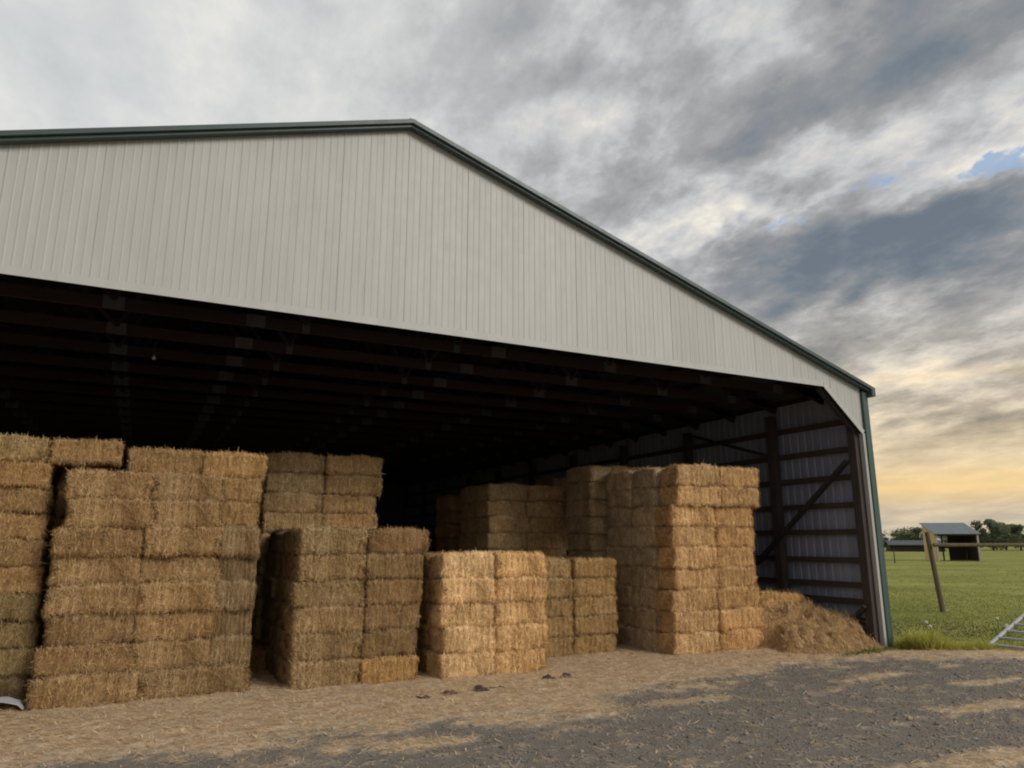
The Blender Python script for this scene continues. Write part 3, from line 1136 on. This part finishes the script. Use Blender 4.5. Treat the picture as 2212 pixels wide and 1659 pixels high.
# J  dim stack deep inside
g = 'bales of the dim stack deep in the barn'
hJ = .302
for r in range(9):
    z0 = r * hJ
    lab = lambda col: f'{ORD[r] if r < 8 else "top"} row bale, {col}, dim stack deep in the barn'
    o_ = rb.uniform(-.02, .02)
    bale(5.80 + o_, 6.63 + o_, 4.20, 4.66, z0, z0 + hJ, (1.26, 1.22, 1.16), lab('first column'), g)
    bale(6.65 + o_, 7.46 + o_, 4.20, 4.66, z0, z0 + hJ, (1.24, 1.12, .98), lab('second column'), g)
    bale(5.80 + o_, 6.26 + o_, 4.70, 5.56, z0, z0 + hJ, (.95, .90, .90), lab('flank'), g, along='y')
for r in range(9):
    z0 = r * .29
    lab = lambda: f'{ORD[r] if r < 8 else "top"} row bale, darkest stack past the dim one'
    bale(5.82, 6.28, 6.1, 6.95, z0, z0 + .29, (.7, .6, .5), lab(), 'bales of the darkest stack past the dim one', along='y')
for r in range(5, 10):
    z0 = r * .295
    lab = lambda: f'{ORD[r] if r < 9 else "top"} row bale, shadowy stack between dim stack and shaded stack'
    bale(7.56, 8.02, 4.75, 5.6, z0, z0 + .295, (.7, .6, .5), lab(), 'bales of the shadowy stack farther back', along='y')

# K  heap of loose straw against the side wall
def heap_h(x, y):
    t = np.clip((x - 9.1) / 1.1, 0, 1)
    d1 = np.hypot(x - (9.1 + 1.1 * t), (y - 1.25) * .92)
    h = .74 * np.clip(1 - d1 / 1.38, 0, 1) ** .9
    h = h * smooth01(x + .10 * np.sin(y * 9), 8.86, 9.10) * smooth01(10.95 - x, .0, .30)
    h = h + .27 * (fbm(np.stack([x * 3, y * 3, x * 0], -1), 4, 3) - .45) * smooth01(h, .0, .25) * 1.5
    h = h + .05 * (fbm(np.stack([x * 11, y * 11, x * 0], -1), 3, 8) - .5) * smooth01(h, .0, .2)
    return h - .02


hx, hy = np.meshgrid(np.linspace(8.75, 10.86, 90), np.linspace(-.35, 2.75, 120), indexing='ij')
hz = heap_h(hx, hy)
idx = np.arange(hx.size).reshape(hx.shape)
q = np.stack([idx[:-1, :-1], idx[1:, :-1], idx[1:, 1:], idx[:-1, 1:]], -1).reshape(-1, 4)
heap = link('straw_heap', mesh_np('straw_heap', np.stack([hx, hy, hz], -1).reshape(-1, 3), q, M['straw_body'], smooth=True),
            label='sloping heap of loose straw piled against the ribbed side wall', cat='straw heap')
heap.color = (1.0, .93, .84, 1)
N = 26000
x = RNG.uniform(8.8, 10.85, N)
y = RNG.uniform(-.5, 2.6, N)
h = heap_h(x, y)
ok = h > -.01
x, y, h = x[ok], y[ok], h[ok]
ang = RNG.uniform(0, 6.28, len(x))
dirn = np.stack([np.cos(ang), np.sin(ang), RNG.normal(0, .35, len(x))], -1)
gr = (heap_h(x + .02 * dirn[:, 0], y + .02 * dirn[:, 1]) - h) / .02
dirn[:, 2] += np.clip(gr, -1.2, 1.2)
dirn /= np.linalg.norm(dirn, axis=1, keepdims=True)
sd = np.stack([-np.sin(ang), np.cos(ang), np.zeros(len(x))], -1)
L = RNG.uniform(.04, .13, len(x)) * (1 + (RNG.random(len(x)) < .05) * 1.3)
v, q, t = blades(np.stack([x, y, h + .008], -1), dirn, sd, L, RNG.uniform(.003, .0065, len(x)), RNG.normal(0, .012, (len(x), 3)), RNG.beta(1.6, 2.2, len(x)))
o = link('loose_straw', mesh_np('loose_straw', v, q, M['straw'], tint=t), heap, kind='stuff')
o.color = (1.06, 1.0, .92, 1)
bl = bale(9.34, 10.24, .94, 1.42, .455, .755, (1.05, .92, .74), 'broken bale half sunk into the crest of the straw heap', 'stray bales', jit=0)
bl.rotation_euler = (R(-14), R(5), R(-6))

# white plastic sheet by the first stack: a rumpled, doubled film
px_, py_ = np.meshgrid(np.linspace(-1.75, -.84, 48), np.linspace(.74, 1.02, 22), indexing='ij')
pz = .03 + .085 * np.exp(-(((px_ + 1.06) / .16) ** 2)) * (1 - .5 * ((py_ - .85) / .19) ** 2) + .03 * fbm(np.stack([px_ * 9, py_ * 9, px_ * 0], -1), 3, 2)
pz += .06 * np.exp(-(((px_ + 1.55) / .2) ** 2))
pz *= smooth01(-.80 - px_, 0, .10)
idx = np.arange(px_.size).reshape(px_.shape)
q = np.stack([idx[:-1, :-1], idx[1:, :-1], idx[1:, 1:], idx[:-1, 1:]], -1).reshape(-1, 4)
o = link('plastic_sheet', mesh_np('plastic_sheet', np.stack([px_, py_, pz + .022], -1).reshape(-1, 3), q, M['white_plastic'], smooth=True),
         label='rumpled white plastic sheet lying at the foot of the brown stack', cat='plastic sheet')
md = o.modifiers.new('thickness', 'SOLIDIFY')
md.thickness = .004

# dark clumps of wet muck on the straw
m, n, b = material('wet_muck', .75, 0, .3)
n.put(b.inputs['Base Color'], n.ramp(n.noise(world_pos(n), 30, 4), [(.35, (.035, .022, .015)), (.65, (.085, .055, .035))]))
M['muck'] = m
for i, (cx, cy, lab) in enumerate(((3.05, -.36, 'dark clump of wet muck on straw, nearest the grey-brown stack'), (3.72, -.30, 'dark clump of wet muck on straw before the golden stack'),
                                   (4.74, -.05, 'flat dark smear of muck by the golden stack corner'))):
    mx_, my_ = np.meshgrid(np.linspace(-.42, .42, 60), np.linspace(-.2, .2, 34), indexing='ij')
    mq = np.stack([mx_ * 7 + i * 9, my_ * 12, mx_ * 0], -1)
    mz = .085 * (fbm(mq, 4, 31 + i, .6) - .45) * np.exp(-((mx_ / .34) ** 2 + (my_ / .15) ** 2)) * 2.6 - .03 * (1 - np.exp(-((mx_ / .3) ** 2 + (my_ / .13) ** 2)))
    mi_ = np.arange(mx_.size).reshape(mx_.shape)
    mqd = np.stack([mi_[:-1, :-1], mi_[1:, :-1], mi_[1:, 1:], mi_[:-1, 1:]], -1).reshape(-1, 4)
    me = mesh_np('muck_clump', np.stack([mx_, my_, mz + .010], -1).reshape(-1, 3), mqd, M['muck'])
    link('muck_clump', me, loc=(cx, cy, 0), label=lab, cat='muck', group='dark clumps on the straw')


# ------------------------------------------------------------------ field things
def foliage_mat(name, stops, rough=.75):
    m, n, b = material(name, rough, 0, .2)
    oi = n.node('ShaderNodeObjectInfo')
    t = n.attr('tint')
    c = n.ramp(t, stops)
    c = n.mix(1.0, c, oi.outputs['Color'], 'MULTIPLY')
    n.put(b.inputs['Base Color'], c)
    tl = n.node('ShaderNodeBsdfTranslucent')
    n.put(tl.inputs[0], c)
    mx = n.node('ShaderNodeMixShader')
    mx.inputs[0].default_value = .38
    n.put(mx.inputs[1], b.outputs[0])
    n.put(mx.inputs[2], tl.outputs[0])
    out = [q_ for q_ in n.t.nodes if q_.type == 'OUTPUT_MATERIAL'][0]
    n.put(out.inputs[0], mx.outputs[0])
    return m


M['grass'] = foliage_mat('grass_blades', [(0, (.105, .09, .034)), (.3, (.165, .168, .044)), (.55, (.26, .285, .064)), (.85, (.41, .42, .11)), (1, (.54, .47, .21))])
M['leaf'] = foliage_mat('tree_leaves', [(0, (.10, .12, .075)), (.6, (.17, .20, .12)), (1, (.25, .27, .17))])  # greens lightened to paint in the haze of distance
M['bark'] = m_wood('bark', (.10, .08, .06), (.06, .05, .04), (7, 7, 1))


def field_z(x, y):
    f_ = smooth01(np.hypot(x - 5, y - 5), 16, 60)
    return -.03 + f_ * (.35 * (fbm(np.stack([x * .04, y * .04, x * 0], -1), 3, 3) - .5)) - f_ * .05


def in_view(x, y, pad=.4):
    rr = x * .891 - (y + 8.16) * .454
    ff = x * .454 + (y + 8.16) * .891
    return (rr < .76 * ff + pad) & (rr > .45 * ff)


def grass_patch(name, x, y, L, W, lab, tint=None, lean=.28):
    n_ = len(x)
    a = RNG.uniform(0, 6.28, n_)
    d = np.stack([np.cos(a) * lean * RNG.random(n_), np.sin(a) * lean * RNG.random(n_), np.ones(n_)], -1)
    d /= np.linalg.norm(d, axis=1, keepdims=True)
    s = np.stack([-np.sin(a), np.cos(a), a * 0], -1)
    bend = np.stack([np.cos(a), np.sin(a), -.35 * np.ones(n_)], -1) * (L * RNG.uniform(.05, .45, n_))[:, None]
    t = RNG.beta(2, 2.2, n_) if tint is None else tint
    v, q, t = blades(np.stack([x, y, field_z(x, y) - .01], -1), d, s, L, W, bend, t)
    return link(name, mesh_np(name, v, q, M['grass'], tint=t), kind='stuff', label=lab)


# short grazed grass
N = 150000
x = RNG.uniform(10.6, 26, N)
y = RNG.uniform(-9, 13, N)
ok = in_view(x, y) & (y > grass_edge(x) + .05) & (x > 11.25) & (RNG.random(N) < 1.35 - (x - 10) / 14)
x, y = x[ok], y[ok]
cl = fbm(np.stack([x * .8, y * .8, x * 0], -1), 4, 61)
grass_patch('pasture_grass', x, y, RNG.uniform(.015, .045, len(x)) * (.6 + cl), RNG.uniform(.006, .016, len(x)), 'short grazed grass beyond the barn corner',
            np.clip(RNG.beta(2, 2.5, len(x)) * .55 + .12 + .7 * (cl - .42) - .52 * np.exp(-(((y - grass_edge(x) - 3.3 + 2.2 * (cl - .5)) / 1.3) ** 2)), 0, 1))
N = 26000
x = RNG.uniform(20, 62, N)
y = RNG.uniform(-6, 40, N)
ok = in_view(x, y, 1) & (RNG.random(N) < 1.2 - np.hypot(x, y) / 70)
x, y = x[ok], y[ok]
cl = fbm(np.stack([x * .3, y * .3, x * 0], -1), 3, 62)
grass_patch('pasture_tussocks', x, y, RNG.uniform(.02, .06, len(x)) * (.5 + cl), RNG.uniform(.02, .05, len(x)), 'uneven tussocks of grass across the pasture',
            np.clip(.42 + .3 * cl + RNG.normal(0, .05, len(x)), 0, 1))
# tall uncut strip along the yard edge and round the corner post
N = 26000
x = RNG.uniform(10.95, 15.5, N)
off = RNG.gamma(1.6, .42, N)
y = grass_edge(x) + off - .05
hgt = (.13 + .20 * smooth01(fbm(np.stack([x * 2.6, y * 2.6, x * 0], -1), 3, 71), .35, .85)) * (1 - .45 * smooth01(x, 11.6, 12.3)) * np.clip(1.25 - off * .7, .35, 1.2)
ok = ~((x < 11.2) & (y > .0))
grass_patch('tall_grass', x[ok], y[ok], (hgt * RNG.uniform(.5, 1.25, N))[ok], RNG.uniform(.005, .012, N)[ok], 'tall bright uncut grass along the edge of the yard',
            np.clip(.42 + RNG.beta(2.4, 2, N) * .58, 0, 1)[ok], .5).color = (1.32, 1.24, 1.1, 1)
# a few weeds at the foot of the heap
x = RNG.normal(10.0, .28, 900)
y = RNG.normal(-.42, .06, 900)
grass_patch('weeds', x, y, RNG.uniform(.05, .13, 900), RNG.uniform(.006, .014, 900), 'small green weeds at the toe of the straw heap', RNG.beta(2, 3, 900), .6)

# white seed heads
m, n, b = material('white_petals', .8, 0, .1)
b.inputs['Base Color'].default_value = (.75, .75, .70, 1)
M['petal'] = m
fl_head = MB()
for k in range(16):
    a = k * 2.399
    e = math.acos(1 - 1.6 * (k + .5) / 16)
    dv = Vector((math.sin(e) * math.cos(a), math.sin(e) * math.sin(a), math.cos(e)))
    fl_head.beam(dv * .004, dv * .028, .012, .004)
head_me = fl_head.mesh('flower_head', M['petal'])
stem_me = MB().tube((0, 0, -.30), (.0, .0, .0), .003, 5).mesh('stem', M['grass'])
for x_, y_ in ((12.05, -.05), (12.55, .35), (13.0, -.75), (13.35, -.55), (12.3, .9), (14.4, .2)):
    f_ = empty('wild_flower', (x_, y_, .26), label='small white wild flower standing in the tall grass near the gate', cat='flower', group='white wild flowers in the grass')
    link('flower_head', head_me, f_)
    link('stem', stem_me, f_)

# rail fence: leaning round post with one rail
fence = empty('rail_fence', (17.67, 3.35, -.05), label='leaning wooden fence post with a single weathered rail across the field', cat='fence')
RT = Vector((.891, -.454, 0))
FW = Vector((.454, .891, 0))
top = -RT * .17 + Vector((0, 0, 1.94))
MB().tube((0, 0, -.1), top, .064, 12, .054).build('post', M['grey_wood'], fence)
p1 = -RT * .10 + FW * -.10 + Vector((0, 0, 1.62))
MB().tube(p1, p1 + RT * 4.4 + Vector((0, 0, .015)), .047, 10, .043).build('rail', M['grey_wood'], fence)
MB().tube(RT * 4.1 + Vector((0, 0, -.1)), RT * 4.1 + Vector((0, 0, 1.85)), .078, 12, .068).build('post', M['grey_wood'], fence)

# tube gate propped low at the edge of the grass
gate = empty('tube_gate', (11.80, -1.00, -.01), label='galvanised tube gate leaning back low over the grass at the yard edge', cat='gate')
ph = R(60)
Tl = RT * math.cos(ph) - FW * math.sin(ph)
Tl = RT * .60 - FW * .80
El = RT * 1.28 + FW * .62 + Vector((0, 0, .56))
GLEN = 3.4
HB = .0
a0 = Vector((0, 0, HB))
MB().tube(a0, a0 + El, .026, 10).build('end_tube', M['galv'], gate)
MB().tube(a0 + Tl * GLEN, a0 + Tl * GLEN + El, .026, 10).build('end_tube', M['galv'], gate)
for k in range(7):
    s_ = (.0, .16, .32, .48, .64, .82, 1.0)[k]
    MB().tube(a0 + El * s_, a0 + El * s_ + Tl * GLEN, .021 if 0 < k < 6 else .025, 8).build('rail', M['galv'], gate)
for t_ in (1.2, 2.3):
    MB().tube(a0 + Tl * t_ + Vector((0, 0, .0)), a0 + Tl * t_ + El, .016, 8).build('upright', M['galv'], gate)
MB().path([a0 + El * .05 + Tl * .15 + Vector((0, 0, .02)), a0 + Tl * .05 + RT * .16 + Vector((0, 0, -.03))], .014, 8).build('latch_foot', M['galv'], gate)
# stub post that carries the gate's far corner
pp = Vector((11.93, -1.06, 0)) + Tl * 2.9 + El * .80
prop = link('prop_post', MB().tube((0, 0, -.2), (0, 0, El.z * .80 - .02), .05, 10).mesh('prop_post', M['grey_wood']), loc=(pp.x, pp.y, -.01),
            label='short wooden post holding up the leaning tube gate', cat='post')

# run-in shed far out in the field
shed = empty('field_shed', (65.3, 32.9, -.05), label='open wooden run-in shed with pale sloping roof standing out in the pasture', cat='shed')
shed.rotation_euler = (0, 0, math.atan2(-.454, .891) + R(-31 + 22))
W2, DP, HF_, HBK = 1.80, 2.7, 2.50, 3.38


def shp(mb, nm, mt, bev=0.0):
    return mb.build(nm, M[mt], shed, bevel=bev)


zr = lambda y_: HF_ + (HBK - HF_) * (y_ + DP / 2) / DP
nb = 9
for k in range(nb):
    ya = -DP / 2 + .05 + k * (DP - .1) / nb
    yb = ya + (DP - .1) / nb - .02
    for xx in (-W2, W2 - .05):
        mb = MB().add([(xx, ya, .05), (xx + .05, ya, .05), (xx + .05, yb, .05), (xx, yb, .05), (xx, ya, zr(ya) - .12), (xx + .05, ya, zr(ya) - .12), (xx + .05, yb, zr(yb) - .12), (xx, yb, zr(yb) - .12)],
                      [(0, 3, 2, 1), (4, 5, 6, 7), (0, 1, 5, 4), (1, 2, 6, 5), (2, 3, 7, 6), (3, 0, 4, 7)])
        shp(mb, 'wall_board', 'shed_wood' if xx < 0 else 'shed_dark')  # one side in paled lit boards, the other dark to paint interior shade
for k in range(8):      # back wall covers the right half; the left half is open below a high board
    xa = .28 + k * .185
    shp(MB().box(xa, xa + .175, DP / 2 - .06, DP / 2 - .02, .05, zr(DP / 2) - .2), 'back_board', 'shed_dark')
shp(MB().box(-W2 + .06, .26, DP / 2 - .06, DP / 2 - .02, 2.45, zr(DP / 2) - .2), 'back_board', 'shed_dark')
shp(MB().box(-W2 + .06, .26, DP / 2 - .07, DP / 2 - .03, 1.55, 1.12), 'back_rail', 'shed_dark')
shp(MB().box(-.30, -.20, DP / 2 - .20, DP / 2 - .1, .0, 2.4), 'post', 'shed_dark')
for xx in (-W2 + .02, W2 - .18):
    shp(MB().box(xx, xx + .16, -DP / 2 - .04, -DP / 2 + .10, .0, zr(-DP / 2) - .10), 'post', 'shed_post')
shp(MB().box(-W2, W2, -DP / 2 - .02, -DP / 2 + .04, HF_ - .30, HF_ - .10), 'front_beam', 'shed_dark')
shp(MB().box(-W2 + .1, W2 - .1, -DP / 2 + .3, DP / 2 - .1, .0, .04), 'floor', 'shed_dark')
nr = 10
for k in range(nr):
    xa = -W2 - .12 + k * (2 * W2 + .24) / nr
    xb_ = xa + (2 * W2 + .24) / nr - .015
    ya, yb = -DP / 2 - .25, DP / 2 + .15
    za, zb = zr(ya) - .07, zr(yb) - .07
    mb = MB().add([(xa, ya, za), (xb_, ya, za), (xb_, yb, zb), (xa, yb, zb), (xa, ya, za + .06), (xb_, ya, za + .06), (xb_, yb, zb + .06), (xa, yb, zb + .06)],
                  [(0, 3, 2, 1), (4, 5, 6, 7), (0, 1, 5, 4), (1, 2, 6, 5), (2, 3, 7, 6), (3, 0, 4, 7)])
    shp(mb, 'roof_panel', 'shed_roof')

# low long building on the horizon
lb = empty('low_barn', (132, 82, 0), label='long low grey-roofed barn far off below the trees beside the barn corner', cat='barn')
lb.rotation_euler = (0, 0, math.atan2(-.454, .891) + R(-28 + 6))
MB().box(-4.5, 4.5, -4, 4, -.3, 1.02).build('wall', M['shed_dark'], lb)
vv = [(-4.8, -4.6, 1.0), (4.8, -4.6, 1.0), (4.8, 0, 1.8), (-4.8, 0, 1.8), (4.8, 4.6, 1.0), (-4.8, 4.6, 1.0),
      (-4.8, -4.6, 1.12), (4.8, -4.6, 1.12), (4.8, 0, 1.92), (-4.8, 0, 1.92), (4.8, 4.6, 1.12), (-4.8, 4.6, 1.12)]
MB().add(vv, [(0, 3, 2, 1), (3, 5, 4, 2), (6, 7, 8, 9), (9, 8, 10, 11), (0, 1, 7, 6), (5, 11, 10, 4), (1, 2, 8, 7), (2, 4, 10, 8), (0, 6, 9, 3), (3, 9, 11, 5)]).build('roof', M['far_roof'], lb)
stk = link('fence_stake', MB().tube((0, 0, -.1), (.03, 0, 1.15), .05, 8, .04).mesh('fence_stake', M['post']), loc=(55.5, 31.6, -.1),
           label='thin lone fence stake out in the pasture beside the barn corner', cat='fence stake')


# trees beyond the field
def crown_mesh(seed, wide, tall, nl=2600):
    rng = np.random.default_rng(seed)
    cs, rs = [], []
    for k in range(13):
        a = rng.uniform(0, 6.28)
        q_ = rng.random() ** .6
        zz = rng.uniform(.20, .95)
        rad = (1 - (2 * zz - 1.05) ** 2 * .75) ** .5
        cs.append((math.cos(a) * q_ * wide * .36 * rad, math.sin(a) * q_ * wide * .36 * rad, zz * tall))
        rs.append(rng.uniform(.13, .22) * wide)
    cs, rs = np.array(cs), np.array(rs)
    k = rng.integers(0, len(cs), nl)
    dv = rng.normal(size=(nl, 3))
    dv /= np.linalg.norm(dv, axis=1, keepdims=True)
    p = cs[k] + dv * (rs[k] * rng.random(nl) ** .38)[:, None] * np.array([1, 1, .8])
    p[:, 2] = np.maximum(p[:, 2], .04 * tall)
    u = rng.normal(size=(nl, 3))
    u /= np.linalg.norm(u, axis=1, keepdims=True)
    v_ = np.cross(u, rng.normal(size=(nl, 3)))
    v_ /= np.linalg.norm(v_, axis=1, keepdims=True)
    s = rng.uniform(.14, .34, nl)[:, None]
    V = np.stack([p - u * s, p - v_ * s * .6, p + u * s, p + v_ * s * .6], 1).reshape(-1, 3)
    Q = np.arange(nl * 4).reshape(-1, 4)
    t = np.repeat(np.clip(.45 * rng.random(nl) + .5 * rng.random(13)[k], 0, 1), 4)
    return mesh_np('crown', V, Q, M['leaf'], tint=t)


CROWNS = [crown_mesh(7 + i, w_, 7.0) for i, w_ in enumerate((7.5, 6.2, 8.6, 5.4))]
tr = MB()
tr.tube((0, 0, -.5), (.1, 0, 1.8), .24, 8, .18)
for a in range(5):
    an = a * 1.26
    tr.tube((.1, 0, 1.7 + .1 * a), (1.5 * math.cos(an), 1.5 * math.sin(an), 4.2 + .3 * a), .10, 6, .035)
tr.tube((.1, 0, 2.1), (.0, .1, 5.6), .17, 8, .05)
TRUNK = tr.mesh('trunk', M['bark'])


def pix_dir(px_, dist):
    k = (px_ - 1106) / 1587.
    return FW * dist + RT * (dist * k) + Vector((0, -8.16, 0))


def plant_tree(px_, dist, s, lab, kind=0, sz=1.0, group=None, tint=(1, 1, 1)):
    p = pix_dir(px_, dist)
    t = empty('tree', (p.x, p.y, -.2), label=lab, cat='tree', group=group)
    t.rotation_euler = (0, 0, rb.uniform(0, 6.28))
    t.scale = (s, s, s * sz)
    c_ = link('crown', CROWNS[kind], t)
    c_.color = (*tint, 1)
    link('trunk', TRUNK, t)


gl = 'trees on the far edge of the pasture, between barn corner and shed'
gr_ = 'trees on the far edge of the pasture, past the shed'
plant_tree(1985, 150, .92, 'bushy tree rising just beside the shed roof beyond the pasture', 0, .78, gl)
plant_tree(1962, 160, .86, 'rounded low tree above the far low barn', 2, .74, gl)
plant_tree(1938, 165, .74, 'small low tree halfway between barn corner and shed', 1, .70, gl)
plant_tree(1914, 150, .64, 'small dark bush of a tree right at the barn corner', 3, .66, gl)
plant_tree(1888, 150, .7, 'dark low tree mostly hidden by the barn corner', 0, .7, gl)
plant_tree(2112, 150, .74, 'small tree peeping out at the far post of the shed', 1, .80, gr_)
plant_tree(2144, 150, 1.06, 'tallest dark tree on the skyline past the shed', 0, .92, gr_)
plant_tree(2172, 158, .96, 'broad tree next to the tallest one on the skyline', 2, .80, gr_)
plant_tree(2203, 150, .94, 'dense tree cut by the frame above the fence rail', 3, .88, gr_)
plant_tree(2236, 160, .95, 'tree just beyond the frame over the fence rail', 1, .85, gr_)
plant_tree(2048, 185, .86, 'tree hidden low behind the shed roof', 2, .62, gr_)
plant_tree(2085, 180, .84, 'tree half hidden behind the shed roof end', 1, .70, gr_)
hv, hq, ht = [], [], []
for i in range(26):
    p = pix_dir(1880 + i * 24 + rb.uniform(-6, 6), 152 + rb.uniform(-5, 12))
    me_ = CROWNS[i % 4]
    co = np.empty(len(me_.vertices) * 3, np.float32)
    me_.vertices.foreach_get('co', co)
    co = co.reshape(-1, 3)[:2400 * 1] * np.array([.62, .62, .52 + .2 * rb.random()]) + np.array([p.x, p.y, -.4])
    hv.append(co)
hv = np.concatenate(hv)
link('undergrowth', mesh_np('undergrowth', hv, np.arange(len(hv)).reshape(-1, 4), M['leaf'], tint=np.repeat(RNG.random(len(hv) // 4) * .8, 4)),
     kind='stuff', label='low scrub filling the gaps under the far trees')
for i in range(6):
    plant_tree(2290 + i * 70, 165 + 10 * (i % 3), .9, 'dark green tree in the row running on along the pasture edge', i % 4, .8, 'trees running on along the pasture edge')
